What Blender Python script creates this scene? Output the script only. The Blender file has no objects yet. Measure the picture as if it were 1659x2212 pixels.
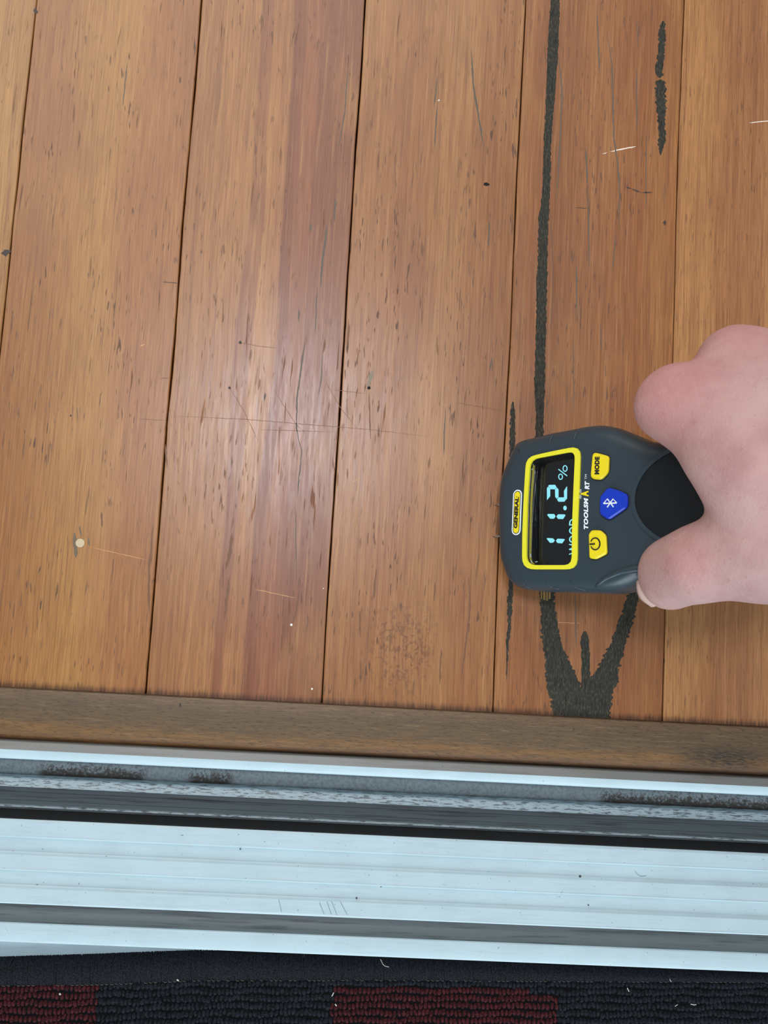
import bpy, bmesh, math, random
import numpy as np
from mathutils import Vector, Matrix, geometry
random.seed(7); RNG = np.random.default_rng(7)
MM = 0.001
W, H, F = 1659.0, 2212.0, 1789.0
SC = bpy.context.scene
COL = SC.collection

# ------------------------------------------------------------------ camera
CAM_ROT = tuple(math.radians(a) for a in (4.659, -2.559, 3.333))
CAM_H = 388.6
cd = bpy.data.cameras.new('camera'); cam = bpy.data.objects.new('camera', cd); COL.objects.link(cam)
cam.location = (0, 0, CAM_H * MM); cam.rotation_euler = CAM_ROT
cd.sensor_fit = 'VERTICAL'; cd.sensor_height = 24.0; cd.lens = 24.0 * F / H
cd.clip_start = 0.01; cd.clip_end = 50
SC.camera = cam

# ------------------------------------------------------------------ world and lights
wd = bpy.data.worlds.new('world'); SC.world = wd; wd.use_nodes = True
bg = wd.node_tree.nodes['Background']; bg.inputs[0].default_value = (0.86, 0.93, 1.0, 1); bg.inputs[1].default_value = 0.40
def area(name, loc, target, sx, sy, power, color):
    l = bpy.data.lights.new(name, 'AREA'); l.shape = 'RECTANGLE'; l.size = sx; l.size_y = sy; l.energy = power; l.color = color
    o = bpy.data.objects.new(name, l); COL.objects.link(o); o.location = loc
    d = Vector(target) - Vector(loc); o.rotation_euler = d.to_track_quat('-Z', 'Y').to_euler(); return o
area('door_daylight', (0.1, -1.5, 0.56), (0, -0.1, 0), 1.8, 0.9, 27, (0.80, 0.93, 1.0))
area('ceiling_lamp', (-0.23, 0.50, 2.4), (-0.2, 0.4, 0), 0.50, 0.36, 23.0, (0.93, 0.93, 1.0))
area('room_fill', (-0.5, 1.25, 1.15), (0, 0.25, 0), 1.6, 1.1, 16, (1.0, 0.95, 0.88))  # added unseen fill light that brightens the far end of the floor
vs = SC.view_settings
SC.display_settings.display_device = 'sRGB'
vs.view_transform = 'Standard'; vs.look = 'None'; vs.gamma = 1.0; vs.exposure = -0.04; vs.use_curve_mapping = False

# ------------------------------------------------------------------ measuring helpers (millimetres)
def rotm(a, b, c):
    ca, sa, cb, sb, cc, sc = math.cos(a), math.sin(a), math.cos(b), math.sin(b), math.cos(c), math.sin(c)
    return np.array([[cc, -sc, 0], [sc, cc, 0], [0, 0, 1]]) @ np.array([[cb, 0, sb], [0, 1, 0], [-sb, 0, cb]]) @ np.array([[1, 0, 0], [0, ca, -sa], [0, sa, ca]])
CM = rotm(*CAM_ROT); CC = np.array([0, 0, CAM_H])
def ray(px, py): return CM @ np.array([(px - W / 2) / F, -(py - H / 2) / F, -1.0])
def P(px, py, z=0.0):
    d = ray(px, py); return CC + d * (CAM_H - z) / -d[2]

# ------------------------------------------------------------------ object helpers
ROOT = {}
def props(o, label=None, cat=None, group=None, kind=None):
    for k, v in (('label', label), ('category', cat), ('group', group), ('kind', kind)):
        if v: o[k] = v
    return o
def empty(name, loc, **kw):
    o = bpy.data.objects.new(name, None); COL.objects.link(o); o.empty_display_size = 0.01
    o.location = [c * MM for c in loc]; ROOT[o.name] = np.array(loc, float); return props(o, **kw)
def base_of(p):
    while p.parent: p = p.parent
    return ROOT.get(p.name, np.zeros(3))
def mesh(name, V, Fc, mat, parent=None, smooth=False, uv=None, origin=None, **kw):
    V = np.asarray(V, float)
    b = base_of(parent) if parent else (np.array(origin, float) if origin is not None else np.zeros(3))
    me = bpy.data.meshes.new(name)
    me.from_pydata(((V - b) * MM).tolist(), [], [list(map(int, f)) for f in Fc]); me.materials.append(mat)
    if uv is not None:
        l = me.uv_layers.new(name='UVMap')
        idx = np.zeros(len(me.loops), int); me.loops.foreach_get('vertex_index', idx)
        l.data.foreach_set('uv', np.asarray(uv, float)[idx].ravel())
    if smooth: me.polygons.foreach_set('use_smooth', [True] * len(me.polygons))
    me.update()
    o = bpy.data.objects.new(name, me); COL.objects.link(o)
    if parent: o.parent = parent
    else: o.location = b * MM; ROOT[o.name] = b
    return props(o, **kw)
def autosmooth(o, ang=35):
    me = o.data; bm = bmesh.new(); bm.from_mesh(me)
    for f in bm.faces: f.smooth = True
    for e in bm.edges:
        if len(e.link_faces) == 2: e.smooth = e.calc_face_angle(0) < math.radians(ang)
    bm.to_mesh(me); bm.free(); return o
def merge(parts):
    V = []; Fc = []; n = 0
    for v, f in parts:
        V += [tuple(p) for p in v]; Fc += [[i + n for i in q] for q in f]; n = len(V)
    return V, Fc
def tube(pts, r, seg=6, cap=True):
    pts = np.array(pts, float); n = len(pts); rr = np.full(n, r) if np.isscalar(r) else np.array(r, float)
    T = np.gradient(pts, axis=0); T /= np.linalg.norm(T, axis=1)[:, None] + 1e-9
    up = np.array([0, 0, 1.0]); V = []
    for i in range(n):
        a = np.cross(T[i], up)
        if np.linalg.norm(a) < 1e-3: a = np.cross(T[i], [1, 0, 0])
        a /= np.linalg.norm(a); b = np.cross(T[i], a)
        for k in range(seg):
            t = 2 * math.pi * k / seg; V.append(pts[i] + rr[i] * (math.cos(t) * a + math.sin(t) * b))
    Fc = [(i * seg + k, i * seg + (k + 1) % seg, (i + 1) * seg + (k + 1) % seg, (i + 1) * seg + k) for i in range(n - 1) for k in range(seg)]
    if cap: Fc += [tuple(range(seg))[::-1], tuple((n - 1) * seg + k for k in range(seg))]
    return V, Fc

# ------------------------------------------------------------------ shader helpers
def lin(c):
    return tuple(((x / 255) / 12.92 if x / 255 <= 0.04045 else ((x / 255 + 0.055) / 1.055) ** 2.4) for x in c) + (1.0,)
class G:
    def __init__(s, name):
        s.m = bpy.data.materials.new(name); s.m.use_nodes = True; s.t = s.m.node_tree; s.n = s.t.nodes; s.b = s.n['Principled BSDF']
    def set(s, node, i, v):
        if isinstance(v, bpy.types.NodeSocket): s.t.links.new(v, node.inputs[i])
        else: node.inputs[i].default_value = v
    def math(s, op, a, b=0.0, c=0.0, clamp=False):
        n = s.n.new('ShaderNodeMath'); n.operation = op; n.use_clamp = clamp
        s.set(n, 0, a); s.set(n, 1, b); s.set(n, 2, c); return n.outputs[0]
    def comb(s, x, y, z=0.0):
        n = s.n.new('ShaderNodeCombineXYZ'); s.set(n, 0, x); s.set(n, 1, y); s.set(n, 2, z); return n.outputs[0]
    def noise(s, vec, scale=1.0, detail=2.0, rough=0.5, dist=0.0):
        n = s.n.new('ShaderNodeTexNoise'); s.set(n, 'Vector', vec); s.set(n, 'Scale', scale); s.set(n, 'Detail', detail); s.set(n, 'Roughness', rough); s.set(n, 'Distortion', dist); return n.outputs['Fac']
    def rng(s, v, a, b, c=0.0, d=1.0, smooth=True):
        n = s.n.new('ShaderNodeMapRange'); n.interpolation_type = 'SMOOTHSTEP' if smooth else 'LINEAR'
        for i, x in enumerate((v, a, b, c, d)): s.set(n, i, x)
        return n.outputs[0]
    def mix(s, f, a, b, mode='MIX'):
        n = s.n.new('ShaderNodeMix'); n.data_type = 'RGBA'; n.blend_type = mode; n.clamp_factor = True
        s.set(n, 0, f); s.set(n, 6, a); s.set(n, 7, b); return n.outputs[2]
    def ramp(s, f, stops):
        n = s.n.new('ShaderNodeValToRGB'); s.set(n, 0, f); e = n.color_ramp.elements
        while len(e) < len(stops): e.new(0.5)
        for q, (p, c) in zip(e, stops): q.position = p; q.color = c
        return n.outputs[0]
    def coord(s, k='Object'):
        return s.n.new('ShaderNodeTexCoord').outputs[k]
    def sep(s, v):
        n = s.n.new('ShaderNodeSeparateXYZ'); s.set(n, 0, v); return n.outputs
    def bump(s, h, strength, dist=0.001):
        n = s.n.new('ShaderNodeBump'); s.set(n, 'Height', h); s.set(n, 'Strength', strength); s.set(n, 'Distance', dist); s.t.links.new(n.outputs[0], s.b.inputs['Normal'])
    def out(s, **kw):
        for k, v in kw.items(): s.set(s.b, {'col': 'Base Color', 'rough': 'Roughness', 'metal': 'Metallic', 'spec': 'Specular IOR Level', 'coat': 'Coat Weight', 'crough': 'Coat Roughness', 'trans': 'Transmission Weight', 'em': 'Emission Color', 'es': 'Emission Strength', 'sss': 'Subsurface Weight', 'ior': 'IOR', 'alpha': 'Alpha'}[k], v)
        return s.m
def plain(name, rgb, rough=0.5, **kw):
    g = G(name)
    return g.out(col=lin(rgb), rough=rough, **kw)
def speckled(name, rgb, rgb2, scale, rough=0.5, lo=0.45, hi=0.6, bump=0.0, **kw):
    g = G(name); n = g.noise(g.coord(), scale, 4, 0.6)
    c = g.mix(g.rng(n, lo, hi), lin(rgb), lin(rgb2))
    if bump: g.bump(n, bump, 0.0005)
    return g.out(col=c, rough=rough, **kw)

def wood(name, stops, seed, pore=0.5, streak=0.22, warp=0.22, figure=0.0, dark=(72, 46, 30)):
    g = G(name); uv = g.sep(g.coord('UV')); u, v = uv[0], uv[1]
    us = g.math('MULTIPLY', u, 0.08); so = seed * 3.17
    def nz(fu, fv, det=2, off=0.0, dist=0.0): return g.noise(g.comb(g.math('MULTIPLY', us, fu), g.math('MULTIPLY', v, fv), so + off), 1.0, det, 0.55, dist)
    w = g.math('MULTIPLY', g.math('SUBTRACT', nz(14, 5, 2), 0.5), warp)
    w2 = g.math('MULTIPLY', g.math('SUBTRACT', nz(90, 16, 2, 4.0), 0.5), 0.05)
    uw = g.math('ADD', g.math('ADD', u, w), w2)
    c = g.ramp(uw, stops)
    uws = g.math('MULTIPLY', uw, 0.08)
    med = g.noise(g.comb(g.math('MULTIPLY', uws, 420), g.math('MULTIPLY', v, 5), so + 9), 1.0, 3, 0.6)
    c = g.mix(g.rng(med, 0.42, 0.68, 0, streak), c, lin((132, 82, 60)))
    c = g.mix(g.rng(med, 0.42, 0.3, 0, streak * 0.8), c, lin((214, 168, 124)))
    fine = nz(2400, 70, 2, 2.0)
    c = g.mix(g.rng(fine, 0.35, 0.7, 0, 0.36), c, lin((118, 74, 44)))
    fine2 = nz(1300, 26, 3, 5.0); c = g.mix(g.rng(fine2, 0.5, 0.7, 0, 0.4), c, lin((112, 68, 42))); c = g.mix(g.rng(fine2, 0.45, 0.28, 0, 0.3), c, lin((214, 168, 120)))
    blot = nz(30, 12, 3, 6.0)
    c = g.mix(g.rng(blot, 0.5, 0.75, 0, 0.42), c, lin((146, 94, 66)))
    c = g.mix(g.rng(blot, 0.47, 0.25, 0, 0.36), c, lin((198, 148, 98)))
    p1 = g.rng(nz(950, 120, 1, 11.0, 0.3), 0.63, 0.72); gate = g.rng(nz(40, 22, 2, 13.0), 0.40, 0.62)
    p2 = g.rng(nz(620, 48, 1, 17.0, 0.2), 0.69, 0.76)
    pf = g.math('MULTIPLY', p1, g.math('MULTIPLY_ADD', gate, pore, 0.16))
    c = g.mix(pf, c, lin(dark)); c = g.mix(g.math('MULTIPLY', p2, pore * 0.8), c, lin((78, 52, 32)))
    c = g.mix(1.0, c, (0.77, 0.72, 0.57, 1), 'MULTIPLY')
    if figure:
        fg = g.noise(g.comb(g.math('MULTIPLY', us, 330), g.math('MULTIPLY', v, 260), so), 1.0, 2, 0.5, 1.6)
        area_ = g.math('MULTIPLY', g.rng(g.math('ABSOLUTE', g.math('ADD', v, .030)), .006, .030, 1, 0), g.rng(g.math('ABSOLUTE', g.math('SUBTRACT', u, 0.45)), 0.08, 0.26, 1, 0))
        c = g.mix(g.math('MULTIPLY', g.math('MULTIPLY', area_, g.rng(fg, 0.5, 0.62)), figure), c, lin((84, 50, 34)))
    # walked-in grime against the threshold
    gn = nz(900, 30, 2, 21.0)
    gr = g.rng(g.math('SUBTRACT', v, g.math('MULTIPLY', gn, 0.006)), -0.0615, -0.0570, 0.8, 0)
    c = g.mix(gr, c, lin((46, 28, 20)))
    g.bump(g.math('SUBTRACT', g.math('MULTIPLY', fine, 0.5), g.math('ADD', pf, p2)), 0.10, 0.0003)
    r = g.math('ADD', g.rng(nz(700, 60, 3, 31.0), 0.3, 0.7, 0.29, 0.36), g.math('MULTIPLY', g.math('ADD', pf, p2), 0.25))
    return g.out(col=c, rough=r, spec=0.5)

# ------------------------------------------------------------------ floor: subfloor with its planks
X0, X1, Y_END = -400.0, 480.0, 520.0
SEAM_PX = {0: [(79, 0), (50, 270), (22, 540), (4, 720)],
           1: [(435.5, 0), (420, 200), (395, 480), (377, 740), (361, 909), (334, 1260), (314, 1500)],
           2: [(789, 0), (781, 150), (770, 300), (757, 500), (743, 740), (730, 951), (712, 1220), (695, 1518)],
           3: [(1136, 0), (1126, 210), (1115, 425), (1102.5, 740), (1088, 1000), (1076.4, 1200), (1064.6, 1538)],
           4: [(1478.5, 0), (1465, 350), (1455, 740), (1446, 1050), (1437, 1322), (1431, 1560)]}
SEAM_W = {k: np.array([P(x, y)[:2] for x, y in v])[::-1] for k, v in SEAM_PX.items()}
def seam_x(k, y):
    base = -168.6 + 80 * k
    if k not in SEAM_W: return base
    q = SEAM_W[k]
    if y < q[0, 1]: return q[0, 0]
    if y > q[-1, 1]:
        t = min(1, (y - q[-1, 1]) / 100); return q[-1, 0] * (1 - t) + base * t
    return float(np.interp(y, q[:, 1], q[:, 0]))
floor = mesh('floor', [(X0, -84, -19), (X1, -84, -19), (X1, Y_END, -19), (X0, Y_END, -19), (X0, -84, -45), (X1, -84, -45), (X1, Y_END, -45), (X0, Y_END, -45)],
             [(0, 1, 2, 3), (7, 6, 5, 4), (0, 4, 5, 1), (1, 5, 6, 2), (2, 6, 7, 3), (3, 7, 4, 0)], plain('subfloor_dark', (34, 26, 20), 0.9), origin=(0, 0, -19),
             label='varnished timber floor of wide reddish boards running up to the door sill', cat='floor', kind='structure')
def st(*a): return [(p, lin(c)) for p, c in a]
WOODS = {
 0: (st((0, (184, 138, 84)), (.45, (196, 150, 92)), (.7, (170, 120, 76)), (.8, (196, 150, 92)), (1, (182, 134, 82))), 5, .35, .30, .10, 0),
 1: (st((0, (168, 114, 70)), (.3, (182, 130, 80)), (.55, (190, 140, 84)), (.75, (178, 122, 78)), (1, (176, 120, 74))), 1, .60, .12, .40, 0),
 2: (st((0, (176, 124, 82)), (.28, (186, 132, 88)), (.345, (180, 128, 88)), (.36, (150, 96, 72)), (.42, (166, 112, 82)), (.43, (184, 130, 88)), (.54, (180, 126, 88)), (.555, (138, 84, 66)), (.62, (150, 94, 74)), (.635, (172, 114, 86)), (.72, (162, 104, 80)), (.74, (146, 92, 72)), (1, (150, 98, 74))), 2, .42, .30, .22, 0),
 3: (st((0, (180, 128, 86)), (.35, (174, 120, 80)), (.6, (182, 132, 90)), (.8, (170, 116, 78)), (1, (176, 124, 82))), 3, .60, .24, .30, .5),
 4: (st((0, (184, 130, 88)), (.10, (170, 112, 74)), (.25, (160, 106, 70)), (.5, (180, 124, 86)), (.8, (172, 112, 74)), (.92, (186, 130, 84)), (1, (176, 116, 70))), 4, .42, .26, .25, 0),
 5: (st((0, (208, 152, 104)), (.18, (206, 152, 104)), (.30, (188, 132, 92)), (.5, (182, 128, 92)), (.60, (202, 148, 106)), (.75, (192, 136, 94)), (1, (184, 128, 84))), 6, .34, .34, .12, 0)}
PLANKS = {}
for k in range(-3, 8):
    ys = np.arange(-57.6, Y_END, 5.0); V = []; uv = []
    r = np.random.default_rng(100 + k)
    jl = np.convolve(r.normal(0, .34, len(ys) + 4), np.ones(5) / 5, 'valid'); jr = np.convolve(r.normal(0, .34, len(ys) + 4), np.ones(5) / 5, 'valid')
    gw = {1: .55, 2: .5, 3: .42, 4: .36, 0: .36}
    gl, gr_ = gw.get(k - 1 + 0, .4) / 2 + .06, gw.get(k, .4) / 2 + .06
    z0 = [0.0, 0.05, 0.0, 0.04][k % 4] * 0.5
    for i, y in enumerate(ys):
        a = seam_x(k - 1 + 0, y) + gl + jl[i] * .5; b = seam_x(k, y) - gr_ + jr[i] * .5
        for x, z in ((a, -19), (a, -.35), (a + .4, z0), (b - .4, z0), (b, -.35), (b, -19)):
            V.append((x, y, z)); uv.append((min(1, max(0, (x - a) / (b - a))), y * MM))
    n = 6; Fc = [(i * n + j, i * n + j + 1, (i + 1) * n + j + 1, (i + 1) * n + j) for i in range(len(ys) - 1) for j in range(n - 1)]
    Fc += [(0, 5, 4, 3, 2, 1), tuple((len(ys) - 1) * n + j for j in range(6))]
    s_, seed, pore, streak, warp, fig = WOODS[k % 6] if 0 <= k <= 5 else WOODS[(k * 5 + 1) % 6]
    mt = wood('floorboard_%s' % 'abcdefghijklmn'[k + 3], s_, seed + (0 if 0 <= k <= 5 else 20 + k), pore, streak, warp, fig)
    PLANKS[k] = mesh('plank', V, [f[::-1] for f in Fc], mt, floor, uv=uv)
    PLANKS[k]['z0'] = z0
def plank_at(X):
    for k in range(-3, 8):
        if seam_x(k - 1, X[1]) <= X[0] < seam_x(k, X[1]): return PLANKS[k]
    return PLANKS[0]

# inlays: gum veins, shakes, scratches and nail marks, each a thin piece of its plank
veinm = G('gum_vein'); vc = veinm.sep(veinm.coord())
vn = veinm.noise(veinm.comb(veinm.math('MULTIPLY', vc[0], 1900), veinm.math('MULTIPLY', vc[1], 500)), 1, 4, .65)
vf = veinm.noise(veinm.comb(veinm.math('MULTIPLY', vc[0], 2600), veinm.math('MULTIPLY', vc[1], 130), 3), 1, 2, .5)
vcol = veinm.mix(veinm.rng(vn, .45, .72), lin((50, 49, 43)), lin((88, 83, 68)))
vcol = veinm.mix(veinm.rng(vf, .5, .64, 0, .7), vcol, lin((26, 24, 22)))
veinm.bump(vn, .5, .0004); VEIN = veinm.out(col=vcol, rough=.75, spec=.25)
CRACK = plain('shake_dark', (58, 48, 40), .6); CRACKG = plain('shake_grey', (96, 84, 70), .55); CRACKB = plain('shake_brown', (112, 74, 46), .5)
SCR = plain('scratch_pale', (236, 222, 206), .5); SCRD = plain('scratch_brown', (124, 84, 58), .5); SCRO = plain('scratch_tan', (206, 152, 98), .5)
def band(rows, jit=.55, z=.045, sub=1.1, seedv=0):
    """rows of (py, px_left, px_right) down the picture -> jagged strip on the floor"""
    R = np.random.default_rng(seedv)
    L = np.array([P(a, y) for y, a, b in rows]); Q = np.array([P(b, y) for y, a, b in rows])
    Y = (L[:, 1] + Q[:, 1]) / 2; o = np.argsort(Y); n = max(3, int((Y.max() - Y.min()) / sub))
    t = np.linspace(Y.min(), Y.max(), n); xl = np.interp(t, Y[o], L[o, 0]); xr = np.interp(t, Y[o], Q[o, 0])
    wd_ = np.clip((xr - xl) / 2.5, .15, 1)
    # stepped fibres: hold a random offset over a few rows
    def steps():
        q = np.repeat(R.normal(0, jit, n // 3 + 2), 3)[:n] + R.normal(0, jit * .35, n); return q * wd_
    xl = xl + steps(); xr = xr + steps(); xr = np.maximum(xr, xl + .06)
    V = [(x, y, z) for p in zip(xl, xr, t) for x, y in ((p[0], p[2]), (p[1], p[2]))]
    return V, [(2 * i, 2 * i + 1, 2 * i + 3, 2 * i + 2) for i in range(n - 1)]
def inlay(name, parts, mat, label=None):
    V, Fc = merge(parts); c = np.mean(V, axis=0); pl = plank_at(c)
    V = [(a, b, z + pl['z0']) for a, b, z in V]
    return mesh(name, V, Fc, mat, pl, label=label)
inlay('gum_vein', [
    band([(-150, 1196, 1212), (-40, 1192, 1209), (0, 1190, 1209), (50, 1186, 1208), (125, 1182, 1205), (200, 1180, 1199), (300, 1175, 1191), (400, 1172, 1189), (455, 1167, 1186)], .12, z=.035, sub=.5, seedv=1),
    band([(445, 1168, 1186), (470, 1163, 1185), (550, 1162, 1183), (600, 1159, 1182), (700, 1158, 1180), (800, 1155, 1177), (850, 1155, 1177), (900, 1157, 1175), (960, 1156, 1173), (1100, 1158, 1180), (1277, 1166, 1197)], .16, sub=.5, seedv=2),
    band([(1277, 1166, 1197), (1313, 1167, 1199), (1350, 1169, 1204), (1387, 1171, 1211), (1423, 1177, 1228), (1460, 1177, 1245), (1497, 1184, 1262), (1535, 1194, 1262), (1560, 1200, 1262)], .34, z=.055, sub=.35, seedv=3),
    band([(1235, 1385, 1402), (1277, 1359, 1383), (1313, 1347, 1374), (1350, 1334, 1366), (1387, 1320, 1353), (1423, 1303, 1342), (1460, 1282, 1334), (1475, 1258, 1332), (1497, 1250, 1324), (1533, 1245, 1318), (1560, 1245, 1317)], .4, z=.065, sub=.35, seedv=4),
    band([(1364, 1261, 1266), (1375, 1256, 1271), (1387, 1254, 1273), (1423, 1256, 1274), (1460, 1256, 1275), (1500, 1254, 1278)], .15, z=.075, sub=.5, seedv=5)], VEIN,
    'long dark gum vein forking near the sill')
inlay('gum_vein', [band([(868, 1106, 1110), (885, 1103, 1112), (950, 1101, 1113), (1000, 1101, 1111), (1100, 1100, 1108), (1200, 1101, 1110), (1244, 1099, 1109), (1313, 1096, 1107), (1350, 1096, 1104), (1387, 1093, 1099), (1470, 1094, 1095)], .25, sub=.5, seedv=6)], VEIN, 'thin dark gum vein beside the seam')
inlay('gum_vein', [band([(45, 1431, 1436), (55, 1427, 1438), (75, 1424, 1438), (115, 1421, 1436), (145, 1416, 1432), (160, 1416, 1431), (168, 1422, 1427)], .34, sub=.4, seedv=7),
    band([(172, 1424, 1430), (180, 1417, 1437), (200, 1416, 1438), (260, 1420, 1438), (300, 1422, 1438), (318, 1424, 1433), (335, 1426, 1428)], .34, z=.05, sub=.4, seedv=8)], VEIN, 'broken dark gum streak')
inlay('worn_filler', [band([(1277 + d, a, b) for d, a, b in ((0, x, x + w), (17 + (i % 3) * 2, x, x + w))], .12, z=.1, seedv=20 + i) for i, (x, w) in enumerate(((1168, 3), (1173, 5), (1180, 3), (1185, 4)))], plain('filler_ochre', (148, 116, 62), .6), 'ochre filler patch')
def line(pts, wpx, mat, name='shake', z=.04, taper=True):
    A = np.array([P(*p) for p in pts]); D = np.r_[0, np.cumsum(np.linalg.norm(np.diff(A, axis=0), axis=1))]
    n = max(4, int(D[-1] / 1.5)); t = np.linspace(0, D[-1], n); C_ = np.c_[np.interp(t, D, A[:, 0]), np.interp(t, D, A[:, 1])]
    C_ += np.random.default_rng(int(abs(A[0, 0] * 10))).normal(0, .07, C_.shape)
    T = np.gradient(C_, axis=0); T /= np.linalg.norm(T, axis=1)[:, None]; N = np.c_[-T[:, 1], T[:, 0]]
    w = wpx / 4.5 / 2 * (np.clip(np.sin(np.linspace(.05, math.pi - .05, n)) * 1.6, .12, 1) if taper else np.ones(n)) * RNG.uniform(.6, 1.15, n)
    V = []
    for i in range(n):
        for s in (1, -1): V.append((*(C_[i] + s * N[i] * w[i]), z))
    return V, [(2 * i, 2 * i + 1, 2 * i + 3, 2 * i + 2) for i in range(n - 1)]
def marks(L, mat, name, label=None):
    by = {}
    for pts, w in L:
        v = line(pts, w, mat); by.setdefault(plank_at(np.mean(v[0], axis=0)).name, []).append(v)
    for parts in by.values():
        for p_ in parts: inlay(name, [p_], mat, label)
marks([([(1018, 105), (1023, 190), (1032, 240), (1045, 320)], 4), ([(945, 165), (938, 230)], 3), ([(945, 222), (938, 320)], 3),
       ([(752, 140), (745, 240), (730, 330)], 2.4), ([(725, 425), (722, 480)], 4), ([(707, 480), (702, 525), (695, 575), (693, 622)], 4.5), ([(685, 620), (681, 720)], 2.4),
       ([(660, 727), (650, 798), (642, 857), (640, 923), (648, 966)], 3.4), ([(646, 951), (652, 974), (646, 1033), (642, 1076)], 2.4), ([(638, 1090), (640, 1248)], 1.8),
       ([(697, 759), (695, 814), (687, 857)], 2), ([(963, 888), (959, 943), (959, 990)], 2.4), ([(1063, 770), (1057, 802)], 2.4), ([(1057, 475), (1055, 535)], 3.4),
       ([(573, 848), (571, 866)], 5), ([(275, 135), (265, 230)], 2.6), ([(672, 483), (670, 500)], 4), ([(646, 668), (645, 695)], 3.4)], plain('shake_slate', (84, 76, 64), .5), 'shake')
marks([([(1290, 30), (1295, 160)], 3.2), ([(1312, 70), (1322, 140), (1326, 300), (1333, 345), (1338, 400), (1338, 500)], 3.6), ([(1265, 320), (1269, 400)], 4), ([(1270, 400), (1273, 590)], 2.8),
       ([(1245, 565), (1246, 682)], 3), ([(1330, 500), (1323, 590)], 2.2), ([(1375, 40), (1378, 105)], 2), ([(1375, 145), (1376, 285)], 3), ([(1396, 285), (1395, 460)], 2), ([(1297, 700), (1299, 760)], 2),
       ([(1205, 110), (1214, 190), (1210, 300), (1202, 440)], 3.5), ([(1242, 1280), (1245, 1400)], 3), ([(1240, 900), (1238, 720)], 1.6)], CRACKG, 'shake')
marks([([(1190, 460), (1195, 600), (1189, 735)], 4), ([(501, 1150), (497, 1190), (487, 1232)], 7), ([(1012, 1247), (1016, 1311), (1005, 1402), (994, 1482)], 3.6), ([(953, 1400), (950, 1478)], 4), ([(810, 1247), (808, 1295)], 4),
       ([(648, 1271), (641, 1310), (634, 1347)], 4), ([(940, 1256), (938, 1300)], 3.4), ([(797, 800), (800, 835)], 5), ([(797, 843), (800, 950)], 3.4), ([(357, 960), (361, 1010)], 4), ([(331, 1130), (322, 1230), (322, 1330)], 5), ([(219, 1105), (221, 1140)], 4),
       ([(495, 1245), (485, 1340)], 5)], CRACKB, 'shake')
marks([([(1240, 449), (1272, 450)], 1.6), ([(1352, 404), (1364, 408)], 3.5), ([(1364, 408), (1384, 416)], 3), ([(1384, 416), (1410, 416)], 3), ([(385, 612), (350, 609)], 1.6)], CRACK, 'scuff')
marks([([(380, 899), (520, 905), (640, 915), (800, 928), (940, 945)], 1.4), ([(496, 838), (528, 890), (560, 958)], 1.4), ([(518, 740), (560, 748), (600, 752)], 1.5), ([(698, 815), (735, 880), (770, 925)], 1.3), ([(590, 840), (640, 918), (660, 935)], 1.3),
       ([(985, 870), (1045, 880), (1090, 890)], 1.6), ([(300, 905), (360, 909)], 1.2), ([(560, 928), (720, 933)], 1.2), ([(345, 817), (365, 817)], 2.4), ([(720, 842), (790, 850)], 1.1)], SCRD, 'scratch')
marks([([(1318, 328), (1345, 322), (1374, 316)], 3), ([(1300, 333), (1312, 329)], 1.6), ([(1618, 266), (1659, 261), (1690, 258)], 3)], SCR, 'scratch', 'white scratch')
marks([([(190, 1180), (240, 1192), (320, 1210)], 1.2), ([(545, 1272), (640, 1292)], 1.3), ([(756, 1042), (780, 1033)], 1.2), ([(1180, 1343), (1255, 1347)], 1.2), ([(302, 748), (314, 743)], 3)], SCRO, 'scratch')
def disc(px, py, rpx, z, squash=1, seg=12, wob=0.0, seedv=0):
    R = np.random.default_rng(seedv); c = P(px, py); r = rpx / 4.6
    V = [(c[0], c[1], z)] + [(c[0] + r * (1 + R.normal(0, wob)) * math.cos(t) * squash, c[1] + r * (1 + R.normal(0, wob)) * math.sin(t), z) for t in np.arange(seg) / seg * 2 * math.pi]
    return V, [(0, 1 + i, 1 + (i + 1) % seg) for i in range(seg)]
HOLE = plain('hole_black', (20, 15, 12), .9); STAIN = plain('nail_stain', (104, 88, 66), .5)
inlay('nail_hole', [disc(797, 838, 3.6, .07)], HOLE); inlay('nail_hole', [disc(1050, 398, 4.6, .05, 1.3, 9, .25, 3)], HOLE)
inlay('nail_hole', [disc(519, 740, 3.4, .05, 1, 9, .2, 1)], CRACK); inlay('nail_hole', [disc(496, 838, 3, .05, 1, 9, .2, 2)], CRACK)
inlay('nail_hole', [disc(13, 545, 6, .05, 1.8, 9, .3, 4)], CRACK); inlay('nail_hole', [disc(1436, 481, 5, .05, .8, 8, .3, 5)], CRACK); inlay('nail_hole', [disc(153, 898, 2.2, .05, .8)], CRACK)
inlay('nail_hole', [disc(77, 24, 5, .05, .9, 9, .3, 6)], CRACK)
inlay('nail_stain', [line([(161, 1150), (163, 1178), (164, 1205)], 9, STAIN, z=.035), line([(171, 1135), (176, 1160)], 5, STAIN, z=.04), line([(190, 1160), (193, 1180)], 4, STAIN, z=.04)], STAIN, 'grey stain around a plug')
inlay('nail_stain', [line([(806, 800), (797, 826), (794, 842)], 8, STAIN, z=.042)], plain('stain_grey', (128, 116, 94), .5), 'grey stain above a nail hole')
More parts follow.
